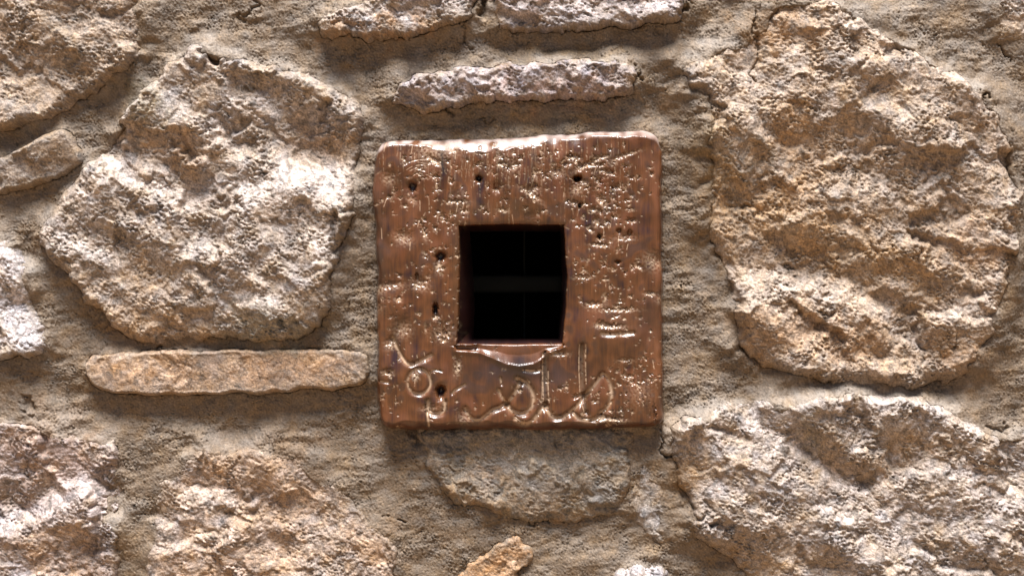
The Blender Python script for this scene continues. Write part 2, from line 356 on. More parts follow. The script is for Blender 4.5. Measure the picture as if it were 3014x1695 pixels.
def window_of(pts, pad):
    xs = [p[0] for p in pts]; ys = [p[1] for p in pts]
    i0 = max(0, int((min(ys) - pad - Y0) / STEP)); i1 = min(NY, int((max(ys) + pad - Y0) / STEP) + 2)
    j0 = max(0, int((min(xs) - pad - X0) / STEP)); j1 = min(NX, int((max(xs) + pad - X0) / STEP) + 2)
    return slice(i0, max(i1, i0)), slice(j0, max(j1, j0))


# shared warps so that no drawn line stays clean
wx = spec(120, 1) * 7 + spec(36, 2) * 3.2 + spec(15, 3) * 1.4
wy = spec(120, 4) * 7 + spec(36, 5) * 3.2 + spec(15, 6) * 1.4
WX = GX + wx
WY = GY + wy

# chipped facets -> tilt field -> relief
tilt = np.zeros((NY, NX))
for sh, amp, w, line in FACETS:
    pts = on_wall(sh, line)
    w = w / 2.337
    s = window_of(pts, w * 3 + 30)
    d = seg_dist(GX[s] + wx[s] * .9, GY[s] + wy[s] * .9, pts)
    tilt[s] += (amp * 1.05 if amp > 0 else amp * .8) * np.exp(-(d / (w * 1.15)) ** 2.4)
ky = np.fft.fftfreq(NY, STEP)[:, None] * 2 * math.pi
kx = np.fft.rfftfreq(NX, STEP)[None, :] * 2 * math.pi
F = np.fft.rfft2(tilt)
relief = np.fft.irfft2(F * (-1j * ky) / (ky ** 2 + 0.10 * kx ** 2 + (2 * math.pi / 1500) ** 2), s=(NY, NX))
relief -= relief.mean()
relief *= 0.7

# flat broken faces: each cell of a jittered net carries its own slightly tipped plane
def facets(cellsz, slope, jump, seed, ang, st, wamp):
    r_ = np.random.default_rng(seed)
    a = math.radians(ang)
    px_ = GX + wx * wamp; py_ = GY + wy * wamp
    U = (px_ * math.cos(a) + py_ * math.sin(a)) / (cellsz * st)
    V = (-px_ * math.sin(a) + py_ * math.cos(a)) / cellsz
    u0 = int(U.min()) - 2; v0 = int(V.min()) - 2
    nu = int(U.max()) - u0 + 4; nv = int(V.max()) - v0 + 4
    jx = r_.random((nv, nu)); jy = r_.random((nv, nu))
    sx = r_.normal(size=(nv, nu)) * slope; sy = r_.normal(size=(nv, nu)) * slope; sz = r_.normal(size=(nv, nu)) * jump
    iu = np.floor(U).astype(int); iv = np.floor(V).astype(int)
    best = np.full(U.shape, 1e9); H_ = np.zeros(U.shape)
    for du in (-1, 0, 1):
        for dv in (-1, 0, 1):
            a_ = iv + dv - v0; b_ = iu + du - u0
            cu = iu + du + jx[a_, b_]; cv = iv + dv + jy[a_, b_]
            d = np.abs(U - cu) ** 1.6 + np.abs(V - cv) ** 1.6
            h = sx[a_, b_] * (U - cu) * cellsz * st + sy[a_, b_] * (V - cv) * cellsz + sz[a_, b_]
            m = d < best
            best = np.where(m, d, best); H_ = np.where(m, h, H_)
    return H_


def blur(h, sig):
    return np.fft.irfft2(np.fft.rfft2(h) * np.exp(-(ky ** 2 + kx ** 2) * sig ** 2 / 2), s=h.shape)


planes = (blur(facets(150, .20, 8.0, 81, 28, 1.7, 1.3), 4.0) + blur(facets(62, .20, 3.2, 82, 20, 1.6, 1.4), 2.6)
          + blur(facets(27, .26, 1.5, 83, 12, 1.5, 1.2), 1.6))

# rock grain
def ridged(lam, seed, ang=0, st=1.0, wa=1.0):
    n = spec(lam, seed, ang, st)
    n = warp(n, wx * wa * 1.6, wy * wa * 1.6)
    return 0.75 - np.abs(n)

fine_m = .5 + 1.0 * smooth(spec(95, 84, 20, 1.5) + .6 * spec(40, 85), -.9, 1.5)     # smooth skins and crumbly patches
grain = (spec(170, 11, 25, 1.5) * 1.8 + ridged(80, 12, 25, 1.7) * 1.2 + ridged(38, 13, 22, 1.5) * 1.0 + planes * .36
         + (ridged(21, 14, 15, 1.6) * 1.1 + spec(12, 15, 8, 1.6) * .92 + spec(7.4, 19, 0, 1.3, .35) * .85) * fine_m)
grain += -1.9 * smooth(warp(spec(15, 16, 10, 1.4), wx, wy), 1.1, 2.3)      # little pits
grain += 0.7 * smooth(warp(spec(17, 17, 10, 1.3), wx, wy), 1.0, 2.2)
rough_m = 0.55 + 0.45 * smooth(spec(300, 18), -1, 1.2)                     # calmer and wilder areas
mortar_grain = (spec(220, 21) * 1.8 + spec(90, 22, 0, 1.4) * .8 + spec(60, 29, -8, 2.2) * .9 + ridged(34, 23) * 0.7 + ridged(15, 24, 5, 1.5) * 0.9
                + spec(8.5, 25) * np.abs(spec(8.5, 25)) * 0.5 + spec(26, 94, -6, 2.4) * .5 - 2.4 * smooth(spec(17, 26), 1.6, 2.8) + 1.2 * smooth(spec(14, 27), 1.7, 2.9))

mortar_h = mortar_grain * (.75 + .95 * smooth(spec(160, 91, 10, 1.6), -1.2, 1.4)) + 3.2 * smooth(spec(26, 92), 1.9, 2.7) + 2.0 * smooth(spec(18, 93, 0, 1.4), 1.8, 2.6) + relief * 0.9
BED = spec(210, 28)
BURY = {'C': .5, 'P': .62, 'N': .7, 'O': .7, 'G': .9, 'H': .2, 'I': .6, 'I2': 1.1, 'B': .62, 'J': .88, 'E': .65, 'K': .9, 'F': .8}
# where the pointing has been dragged up against or sunk away from the stones: (x, y, half width x, y, height)
OUT = {}
ex = spec(110, 41) * 4.0 + spec(45, 42) * 2.0 + spec(20, 43) * .9
ey = spec(110, 44) * 4.0 + spec(45, 45) * 2.0 + spec(20, 46) * .9
# where the pointing laps right up onto a stone, or has fallen away from it
LAP = np.zeros((NY, NX))
for x, y, rx, ry, a in [(2040, 330, 60, 220, .4), (2960, 420, 70, 200, .3), (1045, 620, 60, 260, .35), (990, 860, 60, 120, .5), (1080, 1480, 170, 160, .6), (440, 1560, 50, 200, .3),
                        (3000, 650, 80, 400, .8), (2920, 1020, 110, 150, .8), (2460, 1125, 220, 60, .7), (2120, 100, 120, 70, .5),
                        (2130, 850, 60, 260, -.5), (1650, 1500, 300, 50, -.1), (1900, 1450, 90, 160, .5), (1840, 240, 60, 80, .4),
                        (1150, 280, 60, 70, .5), (1080, 1080, 60, 80, .7), (880, 1350, 160, 70, .4), (0, 1180, 260, 90, .3),
                        (1290, 50, 160, 60, .5), (2500, 20, 200, 60, .4), (2980, 1240, 80, 60, -.3), (250, 850, 90, 130, -.3),
                        (700, 1010, 300, 40, -.1), (600, 1330, 160, 50, .3), (350, 1400, 40, 200, -.2)]:
    LAP += a * np.exp(-((GX - x) / rx) ** 2 - ((GY - y) / ry) ** 2)
grow = np.zeros((NY, NX))
sink = np.zeros((NY, NX))           # the bedding falls away behind each stone
for key, outline, H, r, col in STONES:
    pts = outline if key in "LJBF" else chaikin(outline, 1)
    s = window_of(pts, 190)
    wob = .5 if key in 'EC' else 1.0
    d = poly_sd(GX[s] + ex[s] * wob, GY[s] + ey[s] * wob, pts)
    OUT[key] = (s, d)
    gy_, gx_ = np.gradient(d, STEP)
    down = -gy_ / np.sqrt(gx_ ** 2 + gy_ ** 2 + 1e-6)          # +1 below the stone, -1 above it
    bed = .84 - .74 * smooth(down, .15, .8) - .12 * smooth(np.abs(gx_), .5, 1)
    bed = np.clip(bed + .2 * BED[s] + LAP[s], 0.0, 1.0) * BURY.get(key, 1)
    g = np.where(d < 0, H * bed * np.exp(-(-d / 55.0) ** 1.4), H * bed)
    grow[s] = np.maximum(grow[s], g)
    sink[s] = np.maximum(sink[s], 80 * smooth(d, 28, 62))
gF = np.fft.rfft2(grow)
grow = np.fft.irfft2(gF * np.exp(-(ky ** 2 + kx ** 2) * 7.0 ** 2 / 2), s=(NY, NX))
mortar_h += grow - sink
for x, y, rx, ry, h in [(1180, 700, 60, 260, 6), (2010, 650, 55, 330, -10), (2010, 1080, 60, 120, 4), (620, 40, 220, 90, 4),
                        (1200, 1250, 110, 60, -12), (1700, 1290, 300, 40, -12), (1650, 130, 380, 30, -10), (1080, 170, 200, 50, -2),
                        (1540, 350, 360, 30, -3), (230, 620, 60, 80, -8), (320, 880, 60, 90, -6), (2700, 60, 160, 80, 10),
                        (1000, 1240, 380, 60, -4), (390, 1450, 40, 240, 2), (2050, 1660, 100, 40, -8), (2960, 1160, 80, 80, 2),
                        (1060, 900, 50, 120, 5), (1720, 1620, 180, 60, 3), (1270, 1560, 110, 120, 4), (1960, 160, 50, 120, 10)]:
    mortar_h += h * np.exp(-((GX - x) / rx) ** 2 - ((GY - y) / ry) ** 2)

for sh, dep, w, line in CRACKS:
    pts = on_wall(sh, line)
    s = window_of(pts, 40)
    d = seg_dist(WX[s] + wx[s] * .3, WY[s] + wy[s] * .3, pts)
    c = dep * np.exp(-(d / (w / 2.337 * 1.1)) ** 2)
    mortar_h[s] -= c
    grain[s] -= c / rough_m[s] * 0.6

# ------------------------------------------------------------------ colour fields
def tint_noise(seed):
    return np.clip(0.5 * spec(150, seed) + 0.5 * spec(55, seed + 1), -2, 2)

tint = np.ones((NY, NX, 3))
for sh, col, w, line in TINTS:
    pts = on_wall(sh, line)
    w /= 2.337
    s = window_of(pts, w * 2.6 + 30)
    d = seg_dist(WX[s] + wx[s] * 2, WY[s] + wy[s] * 2, pts)
    m = .7 * np.exp(-(d / (w * 1.3)) ** 2)[..., None]
    tint[s] = tint[s] * (1 + (np.array(col) - 1) * m)

n1 = tint_noise(31); n2 = tint_noise(33); n3 = warp(spec(22, 35, 15, 1.3), wx, wy); n4 = warp(spec(11, 36), wx, wy)
n5 = warp(spec(9, 37), wx, wy)
warmth = np.stack([1 + .05 * n1, np.ones_like(n1), 1 - .10 * n1], -1)
n8 = spec(8, 47); n9 = warp(spec(34, 48, 20, 1.6), wx, wy)
bright = np.clip(1 + .10 * n2 + .13 * n9 + .17 * n3 + .17 * n4 + .13 * n8, .35, 1.9)
dark_grain = 1 - .68 * smooth(n5, 1.0, 2.0)                              # dark mineral specks
pale_grain = smooth(warp(spec(13, 38, 12, 1.5), wx, wy), .9, 1.9)[..., None]
stone_field = tint * warmth * (bright * dark_grain)[..., None]
stone_field = stone_field * (1 - .4 * pale_grain) + .4 * pale_grain * np.array([1.55, 1.62, 1.85])
# highlights painted on up-facing facets as a chalky bloom: (sheet, strength, half width, line)
lit_bloom = np.zeros((NY, NX))
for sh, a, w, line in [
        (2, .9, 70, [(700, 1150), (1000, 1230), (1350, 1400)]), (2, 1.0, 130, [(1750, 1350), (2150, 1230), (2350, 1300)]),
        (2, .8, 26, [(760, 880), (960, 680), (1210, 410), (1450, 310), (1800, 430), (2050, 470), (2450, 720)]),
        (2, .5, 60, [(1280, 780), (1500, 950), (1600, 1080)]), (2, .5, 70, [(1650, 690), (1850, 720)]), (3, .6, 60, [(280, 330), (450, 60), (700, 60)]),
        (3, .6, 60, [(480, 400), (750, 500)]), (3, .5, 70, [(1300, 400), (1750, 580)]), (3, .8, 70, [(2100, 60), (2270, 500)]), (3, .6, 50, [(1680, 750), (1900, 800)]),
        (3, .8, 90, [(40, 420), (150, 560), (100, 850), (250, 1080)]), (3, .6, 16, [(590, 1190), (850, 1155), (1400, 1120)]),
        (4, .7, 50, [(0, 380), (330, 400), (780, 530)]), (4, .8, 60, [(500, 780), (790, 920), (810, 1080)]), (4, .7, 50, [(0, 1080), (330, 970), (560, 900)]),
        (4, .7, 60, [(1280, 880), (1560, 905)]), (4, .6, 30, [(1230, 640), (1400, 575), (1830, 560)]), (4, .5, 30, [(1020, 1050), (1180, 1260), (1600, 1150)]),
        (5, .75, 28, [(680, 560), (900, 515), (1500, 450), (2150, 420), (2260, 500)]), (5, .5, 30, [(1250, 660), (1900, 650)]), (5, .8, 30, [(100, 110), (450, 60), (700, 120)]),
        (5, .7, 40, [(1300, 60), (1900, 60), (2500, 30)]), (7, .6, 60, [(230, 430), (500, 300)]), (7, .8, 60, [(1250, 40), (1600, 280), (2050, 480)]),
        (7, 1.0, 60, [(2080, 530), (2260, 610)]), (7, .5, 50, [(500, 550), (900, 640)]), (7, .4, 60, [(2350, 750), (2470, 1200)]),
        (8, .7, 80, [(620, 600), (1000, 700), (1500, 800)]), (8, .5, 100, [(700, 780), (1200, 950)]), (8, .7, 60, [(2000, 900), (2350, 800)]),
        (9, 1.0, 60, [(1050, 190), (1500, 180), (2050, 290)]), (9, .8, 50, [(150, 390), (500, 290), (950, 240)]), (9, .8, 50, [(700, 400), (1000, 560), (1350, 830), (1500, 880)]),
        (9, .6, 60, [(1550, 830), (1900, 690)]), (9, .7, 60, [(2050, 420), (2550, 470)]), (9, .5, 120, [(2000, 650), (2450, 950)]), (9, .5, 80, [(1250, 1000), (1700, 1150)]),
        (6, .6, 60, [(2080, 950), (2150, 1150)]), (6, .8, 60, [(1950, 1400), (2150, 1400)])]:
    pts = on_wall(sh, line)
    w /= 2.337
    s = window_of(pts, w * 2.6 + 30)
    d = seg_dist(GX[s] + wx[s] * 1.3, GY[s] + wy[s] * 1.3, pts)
    lit_bloom[s] = np.maximum(lit_bloom[s], a * np.exp(-(d / (w * 1.35)) ** 2))
lit_bloom = 1.15 * np.clip(lit_bloom * smooth(n3 * .5 + n4 * .5 + n9 * .4 + lit_bloom * 1.3, -.9, 1.7), 0, 1)[..., None]
stone_field = stone_field * (1 - .54 * lit_bloom) + np.array([1.8, 1.94, 2.18]) * .54 * lit_bloom * np.clip(bright, .6, 1.4)[..., None]
mortar_col = np.array([.142, .101, .066]) * tint * warmth * np.clip(1 + .10 * n2 + .06 * n3 + .13 * n4 + .13 * n8, .4, 1.8)[..., None]
mortar_col *= 1 + .5 * smooth(spec(13, 49), 1.5, 2.3)[..., None]
mortar_col = mortar_col * (1 - .25 * lit_bloom) + np.array([.40, .36, .32]) * .25 * lit_bloom
mortar_col *= (1 - .35 * smooth(spec(12, 39), 1.6, 2.4))[..., None]

# ------------------------------------------------------------------ mesh from a height sheet
BACK = 0.05


def sheet_mesh(name, XX, YY, H, C, cell, attr="tone"):
    """Front face from the height sheet where cell is true, closed with a rim that runs back into the wall."""
    ny, nx = XX.shape
    use = np.zeros((ny, nx), bool)
    use[:-1, :-1] |= cell; use[1:, :-1] |= cell; use[:-1, 1:] |= cell; use[1:, 1:] |= cell
    idx = -np.ones((ny, nx), np.int64)
    idx[use] = np.arange(use.sum())
    co = np.stack([(XX[use] - 1507) * MM, -H[use] * MM, (847.5 - YY[use]) * MM], -1)
    ci, cj = np.nonzero(cell)
    a = idx[ci, cj]; b = idx[ci + 1, cj]; c = idx[ci + 1, cj + 1]; d = idx[ci, cj + 1]
    quads = np.stack([a, b, c, d], -1)
    pad = np.pad(cell, 1)
    rim = []
    for (di, dj, p, q) in ((-1, 0, (0, 1), (0, 0)), (1, 0, (1, 0), (1, 1)), (0, -1, (0, 0), (1, 0)), (0, 1, (1, 1), (0, 1))):
        e = cell & ~pad[1 + di:1 + di + cell.shape[0], 1 + dj:1 + dj + cell.shape[1]]
        ii, jj = np.nonzero(e)
        rim.append(np.stack([idx[ii + p[0], jj + p[1]], idx[ii + q[0], jj + q[1]]], -1))
    rim = np.concatenate(rim)
    rv, inv = np.unique(rim, return_inverse=True)
    inv = inv.reshape(rim.shape)
    back = co[rv].copy(); back[:, 1] = BACK
    n0 = len(co)
    rq = np.stack([rim[:, 1], rim[:, 0], n0 + inv[:, 0], n0 + inv[:, 1]], -1)
    co = np.concatenate([co, back])
    quads = np.concatenate([quads, rq])
    col = C[use]
    col = np.concatenate([col, col[rv]])
    me = bpy.data.meshes.new(name)
    me.vertices.add(len(co)); me.vertices.foreach_set("co", co.astype(np.float32).ravel())
    me.loops.add(quads.size); me.loops.foreach_set("vertex_index", quads.astype(np.int32).ravel())
    me.polygons.add(len(quads)); me.polygons.foreach_set("loop_start", np.arange(0, quads.size, 4, dtype=np.int32))
    me.update(calc_edges=True)
    me.shade_smooth()
    at = me.color_attributes.new(attr, 'FLOAT_COLOR', 'POINT')
    rgba = np.concatenate([np.clip(col, .01, .9), np.ones((len(col), 1))], -1)
    at.data.foreach_set("color", rgba.astype(np.float32).ravel())
    return me


def link(name, me, mat, parent=None):
    o = bpy.data.objects.new(name, me)
    COL.objects.link(o)
    if mat is not None:
        me.materials.append(mat)
    if parent is not None:
        o.parent = parent
    return o


# ------------------------------------------------------------------ materials
def rock_material(name, rough, spec_l, bump, speck):
    m = bpy.data.materials.new(name)
    m.use_nodes = True
    n = m.node_tree.nodes; l = m.node_tree.links
    b = n["Principled BSDF"]
    at = n.new("ShaderNodeAttribute"); at.attribute_name = "tone"
    tc = n.new("ShaderNodeTexCoord")
    ns = n.new("ShaderNodeTexNoise"); ns.inputs["Scale"].default_value = 700; ns.inputs["Detail"].default_value = 4
    ns.inputs["Roughness"].default_value = .7
    l.new(tc.outputs["Object"], ns.inputs["Vector"])
    mr = n.new("ShaderNodeMapRange"); mr.inputs["From Min"].default_value = .3; mr.inputs["From Max"].default_value = .7
    mr.inputs["To Min"].default_value = 1 - speck; mr.inputs["To Max"].default_value = 1 + speck
    l.new(ns.outputs[0], mr.inputs["Value"])
    mx = n.new("ShaderNodeMix"); mx.data_type = 'RGBA'; mx.blend_type = 'MULTIPLY'; mx.inputs[0].default_value = 1
    l.new(at.outputs["Color"], mx.inputs[6]); l.new(mr.outputs[0], mx.inputs[7])
    l.new(mx.outputs[2], b.inputs["Base Color"])
    b.inputs["Roughness"].default_value = rough
    b.inputs["Specular IOR Level"].default_value = spec_l
    ns2 = n.new("ShaderNodeTexNoise"); ns2.inputs["Scale"].default_value = 420; ns2.inputs["Detail"].default_value = 5
    ns2.inputs["Roughness"].default_value = .75
    l.new(tc.outputs["Object"], ns2.inputs["Vector"])
    bp = n.new("ShaderNodeBump"); bp.inputs["Strength"].default_value = bump; bp.inputs["Distance"].default_value = .0012
    l.new(ns2.outputs[0], bp.inputs["Height"]); l.new(bp.outputs[0], b.inputs["Normal"])
    return m


M_STONE = rock_material("rough_stone", .55, .6, 1.0, .45)
M_MORTAR = rock_material("sandy_mortar", .6, .5, .9, .22)

# ------------------------------------------------------------------ frame outline (needed to leave the opening)
FR_OUT = [(1118, 440), (1128, 424), (1150, 416), (1270, 413), (1461, 405), (1651, 398), (1842, 388), (1899, 386), (1932, 396),
          (1944, 420), (1945, 600), (1944, 751), (1946, 1005), (1950, 1180), (1950, 1246), (1905, 1256), (1524, 1265),
          (1150, 1261), (1128, 1250), (1122, 1210), (1111, 1163), (1118, 1005), (1111, 900), (1113, 846), (1119, 783),
          (1106, 719), (1100, 560), (1103, 484)]
fr_d = poly_sd(GX, GY, FR_OUT)
frame_room = fr_d > 34

# ------------------------------------------------------------------ the wall
wall = bpy.data.objects.new("stone_wall", None)
COL.objects.link(wall)
wall.location = (0, 0, 0)
wall["label"] = "rough wall of large tan stones bedded in brown sandy mortar around the wooden frame"
wall["category"] = "wall"
wall["kind"] = "thing"

LABELS = {
    "A": "mottled brown stone cut off by the upper left corner",
    "B": "big angular pale stone left of the wooden frame",
    "C": "small slanting stone at the left edge above the big angular one",
    "D": "white-crested stone low on the left edge",
    "E": "long flat sandy brick-like stone under the big angular one",
    "F": "pinkish stone in the lower left corner",
    "G": "orange tan stone at the bottom edge left of centre",
    "H": "small orange stone chip at the bottom edge",
    "I": "dim olive brown stone directly under the wooden frame",
    "I2": "narrow grey wedge stone right of the dim stone under the frame",
    "J": "large ridged stone filling the lower right corner",
    "K": "pale stone tip at the bottom edge near the large ridged stone",
    "L": "largest deeply pitted stone right of the wooden frame",
    "M": "brown stone cut off by the upper right corner",
    "N": "flat ledge stone at the top edge with orange underside",
    "O": "flat pinkish ledge stone at the top edge, right one of two",
    "P": "narrow whitish slab stone just above the wooden frame",
}
max_h = np.full((NY, NX), -1e9)
CALM = {"E": .28, "H": .5, "I": .6, "G": .8, "I2": .6, "D": .8, "C": .4, "K": .8}
for key, outline, H, r, col in STONES:
    s, d = OUT[key]
    t = np.clip(d / (r * 1.35), 0, 1)
    prof = np.clip(1 - (1 - t) ** 2.0, 0, 1) ** .72
    k = CALM.get(key, 1.0)
    ed = smooth(d, -2, 18)
    h = H * prof + relief[s] * (0.55 + .45 * ed) + grain[s] * rough_m[s] * 1.5 * k * (.2 + .8 * ed)
    h = np.where(d < 0, h + d * 3.2, h)
    hm = mortar_h[s]
    keep = (d > -16) & (h > hm - 9)
    keep &= ~(frame_room[s])
    cell = keep[:-1, :-1] & keep[1:, :-1] & keep[:-1, 1:] & keep[1:, 1:]
    max_h[s] = np.maximum(max_h[s], np.where(keep, h, -1e9))
    C = stone_field[s] * np.array(col) * np.array([.70, .71, .81])
    # lime smear from the pointing along the edges
    smear = (1 - smooth(d, 2, 50)) * smooth(n3[s] * .9 + n2[s] + n9[s] * .5 + LAP[s] * 3, -.8, 1.0) * .9
    C = C * (1 - smear[..., None]) + mortar_col[s] * 1.1 * smear[..., None]
    me = sheet_mesh("stone", GX[s], GY[s], h, C, cell)
    o = link("stone", me, M_STONE, wall)
    o["label"] = LABELS[key]

keep = (mortar_h > max_h - 7) & ~frame_room
cell = keep[:-1, :-1] & keep[1:, :-1] & keep[:-1, 1:] & keep[1:, 1:]
me = sheet_mesh("mortar", GX, GY, mortar_h, mortar_col, cell)
link("mortar", me, M_MORTAR, wall)


# inside of the opening, its shade painted near-black, a box of masonry running back into the wall
def simple_mat(name, col, rough=.8, spec_l=.3):
    m = bpy.data.materials.new(name)
    m.use_nodes = True
    n = m.node_tree.nodes; l = m.node_tree.links
    b = n["Principled BSDF"]
    ns = n.new("ShaderNodeTexNoise"); ns.inputs["Scale"].default_value = 60; ns.inputs["Detail"].default_value = 6
    tc = n.new("ShaderNodeTexCoord"); l.new(tc.outputs["Object"], ns.inputs["Vector"])
    mr = n.new("ShaderNodeMapRange"); mr.inputs["To Min"].default_value = .5; mr.inputs["To Max"].default_value = 1.5
    l.new(ns.outputs[0], mr.inputs["Value"])
    mx = n.new("ShaderNodeMix"); mx.data_type = 'RGBA'; mx.blend_type = 'MULTIPLY'; mx.inputs[0].default_value = 1
    mx.inputs[6].default_value = (*col, 1); l.new(mr.outputs[0], mx.inputs[7])
    l.new(mx.outputs[2], b.inputs["Base Color"])
    b.inputs["Roughness"].default_value = rough; b.inputs["Specular IOR Level"].default_value = spec_l
    bp = n.new("ShaderNodeBump"); bp.inputs["Strength"].default_value = .4; bp.inputs["Distance"].default_value = .001
    l.new(ns.outputs[0], bp.inputs["Height"]); l.new(bp.outputs[0], b.inputs["Normal"])
    return m


def px(x, y, dep):
    return ((x - 1507) * MM, dep, (847.5 - y) * MM)


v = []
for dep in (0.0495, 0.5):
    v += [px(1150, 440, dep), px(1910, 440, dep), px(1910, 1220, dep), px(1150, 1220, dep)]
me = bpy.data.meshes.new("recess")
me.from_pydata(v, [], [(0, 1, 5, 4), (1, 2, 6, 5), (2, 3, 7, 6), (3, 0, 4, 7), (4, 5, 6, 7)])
link("recess", me, simple_mat("shaded_masonry", (.02, .02, .018)), wall)

# ------------------------------------------------------------------ the wooden frame
FS = 1.35
fx = np.arange(1070, 1980, FS); fy = np.arange(360, 1292, FS)
FX, FY = np.meshgrid(fx, fy)
fsh = FX.shape


def fspec(lam, seed, ang=0, st=1.0, width=.45):
    return spec(lam, seed, ang, st, width, fsh, FS)


def box(x, y):          # overview of the frame
    return (1080 + x / 1.5755, 370 + y / 1.5755)


def low(x, y):          # lower part with the inscription
    return (1080 + x / 2.862, 950 + y / 2.862)


fwx = fspec(160, 51) * 1.6 + fspec(50, 52) * .5; fwy = fspec(160, 53) * 1.6 + fspec(50, 54) * .5
out_s = chaikin(FR_OUT, 2)
d_out = poly_sd(FX + fwx, FY + fwy, out_s)
HOLE = [(1352, 664), (1500, 661), (1661, 663), (1663, 751), (1669, 814), (1664, 910), (1654, 1010), (1500, 1012), (1346, 1011),
        (1350, 900), (1354, 814)]
INNER = [(1378, 676), (1500, 674), (1655, 676), (1657, 751), (1660, 814), (1656, 910), (1647, 1001), (1500, 1002), (1389, 1002),
         (1393, 900), (1388, 800), (1383, 740)]
d_h = -poly_sd(FX + fwx * .5, FY + fwy * .5, HOLE)      # positive on the wood
d_i = -poly_sd(FX, FY, INNER)
DEEP = 190.0

FH = 70.0
R = 22.0
t = np.clip(d_out / R, 0, 1)
# softer, wider round at the top; flatter at the sides
edge = np.sqrt(np.clip(1 - (1 - t) ** 2, 0, 1))
H = FH - 24 * (1 - edge)
H = np.where(d_out < 0, H + d_out * 6, H)
# worn chamfer of changing width along the head, and one along the foot
ytop = np.interp(FX, [1118, 1150, 1270, 1461, 1651, 1842, 1899, 1945], [432, 418, 414, 406, 399, 389, 388, 400])
wtop = np.interp(FX, [1118, 1180, 1270, 1310, 1400, 1480, 1560, 1640, 1760, 1880, 1930, 1950], [14, 12, 15, 30, 34, 34, 24, 15, 12, 13, 24, 30])
wtop = wtop * 1.2 + 2.5 * fspec(60, 57)
H -= np.clip(wtop - (FY + fwy - ytop), 0, 60) * .72
w2 = np.interp(FX, [1118, 1240, 1330, 1480, 1620, 1760, 1950], [12, 26, 62, 70, 62, 34, 20]) + 4 * fspec(70, 59)
H -= np.clip(w2 - (FY + fwy - ytop), 0, 90) ** 1.5 * .022
wbot = 22 + 2 * fspec(80, 58)
H -= np.clip(wbot - (1260 - FY - fwy), 0, 60) * .9
# pillowed surface
H += 2.2 * fspec(260, 55) + 1.0 * fspec(110, 56, 90, 1.6)
# rim round the opening: slight round-over
H -= 7.0 * np.exp(-np.clip(d_h, 0, None) / 5.0) * (1 - smooth(FY, 990, 1006))
# worn sill lip below the opening
lip = [box(405, 1012), box(415, 1038), box(520, 1052), box(590, 1078), box(650, 1104), box(700, 1112), box(770, 1104), box(812, 1080), box(835, 1052),
       box(905, 1024), box(915, 1005)]
d_lip = poly_sd(FX + fwx, FY + fwy, lip)
sill_t = np.clip(d_lip, 0, 46) * (d_h > 0)
H -= 22 * (sill_t / np.clip(sill_t + np.clip(d_h, 0, None), 1, None))
H += 4.5 * np.exp(-(d_lip / 8) ** 2) * (d_lip < 4) * (FY > 1018)

# grain: fine vertical ridges, stronger on the upper board
up = 1 - smooth(FY, 560, 760)
vert = (fspec(7, 61, 90, 22, .6) * .26 + fspec(16, 62, 90, 14) * .4)
lipm = smooth(d_lip, -4, 4) * (d_h > 0)
H += vert * (.05 + .6 * up) * (1 - lipm) * smooth(FY - ytop, wtop * .6, wtop * 1.2)
H += fspec(40, 63, 90, 2) * .5 + fspec(5, 64) * .06

rng = np.random.default_rng(5)
cut = np.zeros(fsh)           # painted highlight along the lower wall of the knife cuts
hollow_shade = np.zeros(fsh)         # shade painted into the deepest holes and upright grooves
scar_glint = np.zeros(fsh)          # pale scars, with glints painted on the lower lips of the dents


def patch(x, y, r):
    i0 = max(0, int((y - r - fy[0]) / FS)); i1 = min(fsh[0], int((y + r - fy[0]) / FS) + 2)
    j0 = max(0, int((x - r - fx[0]) / FS)); j1 = min(fsh[1], int((x + r - fx[0]) / FS) + 2)
    return slice(i0, i1), slice(j0, j1)


def pit(x, y, rx, ry, dep, ang=0.0, sc=.7, power=2.0):
    s = patch(x, y, max(rx, ry) * 2.6 + 3)
    if s[0].stop <= s[0].start or s[1].stop <= s[1].start:
        return
    k_ = min(1.0, ry / 4.0) * (.35 if dep > 11 else 1)
    X = FX[s] - x + n_a[s] * k_; Y = FY[s] - y + n_b[s] * k_
    Y = np.where(Y > 0, Y / 1.15, Y / .85)          # steep above, long lip below
    c, q = math.cos(ang), math.sin(ang)
    u = (X * c + Y * q) / rx; w = (-X * q + Y * c) / ry
    g = np.exp(-(u * u + w * w) ** (power / 2))
    H[s] -= dep * g
    wl = w - .55
    scar_glint[s] = np.maximum(scar_glint[s], sc * 1.25 * np.exp(-((u * u * .8 + wl * wl * 1.6))))
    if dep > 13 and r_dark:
        hollow_shade[s] = np.maximum(hollow_shade[s], smooth(g, .3, .8))


r_dark = True


def groove(pts, w, dep, sc=.35, sm=2, rim=.0, groove_shade=0.0):
    pts = chaikin(pts, sm, False)
    xs = [p[0] for p in pts]; ys = [p[1] for p in pts]
    cx, cy = (min(xs) + max(xs)) / 2, (min(ys) + max(ys)) / 2
    s = patch(cx, cy, max(max(xs) - min(xs), max(ys) - min(ys)) / 2 + 30)
    d = seg_dist(FX[s] + fwx[s] * .5, FY[s] + fwy[s] * .5, pts)
    w = w * 1.3
    g = np.exp(-(d / w) ** 2.2)
    d2 = seg_dist(FX[s] + fwx[s] * .5, FY[s] + fwy[s] * .5 - w * .9, pts)
    H[s] -= dep * 1.5 * np.maximum(.75 * np.exp(-(d / (w * .55)) ** 2), .8 * np.exp(-(d2 / (w * 1.15)) ** 2))
    H[s] += rim * np.exp(-((d - w * 1.7) / (w * .5)) ** 2)
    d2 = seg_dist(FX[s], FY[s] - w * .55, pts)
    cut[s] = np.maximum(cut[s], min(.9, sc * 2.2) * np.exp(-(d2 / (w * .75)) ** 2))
    hollow_shade[s] = np.maximum(hollow_shade[s], groove_shade * np.exp(-(d / (w * .6)) ** 2))


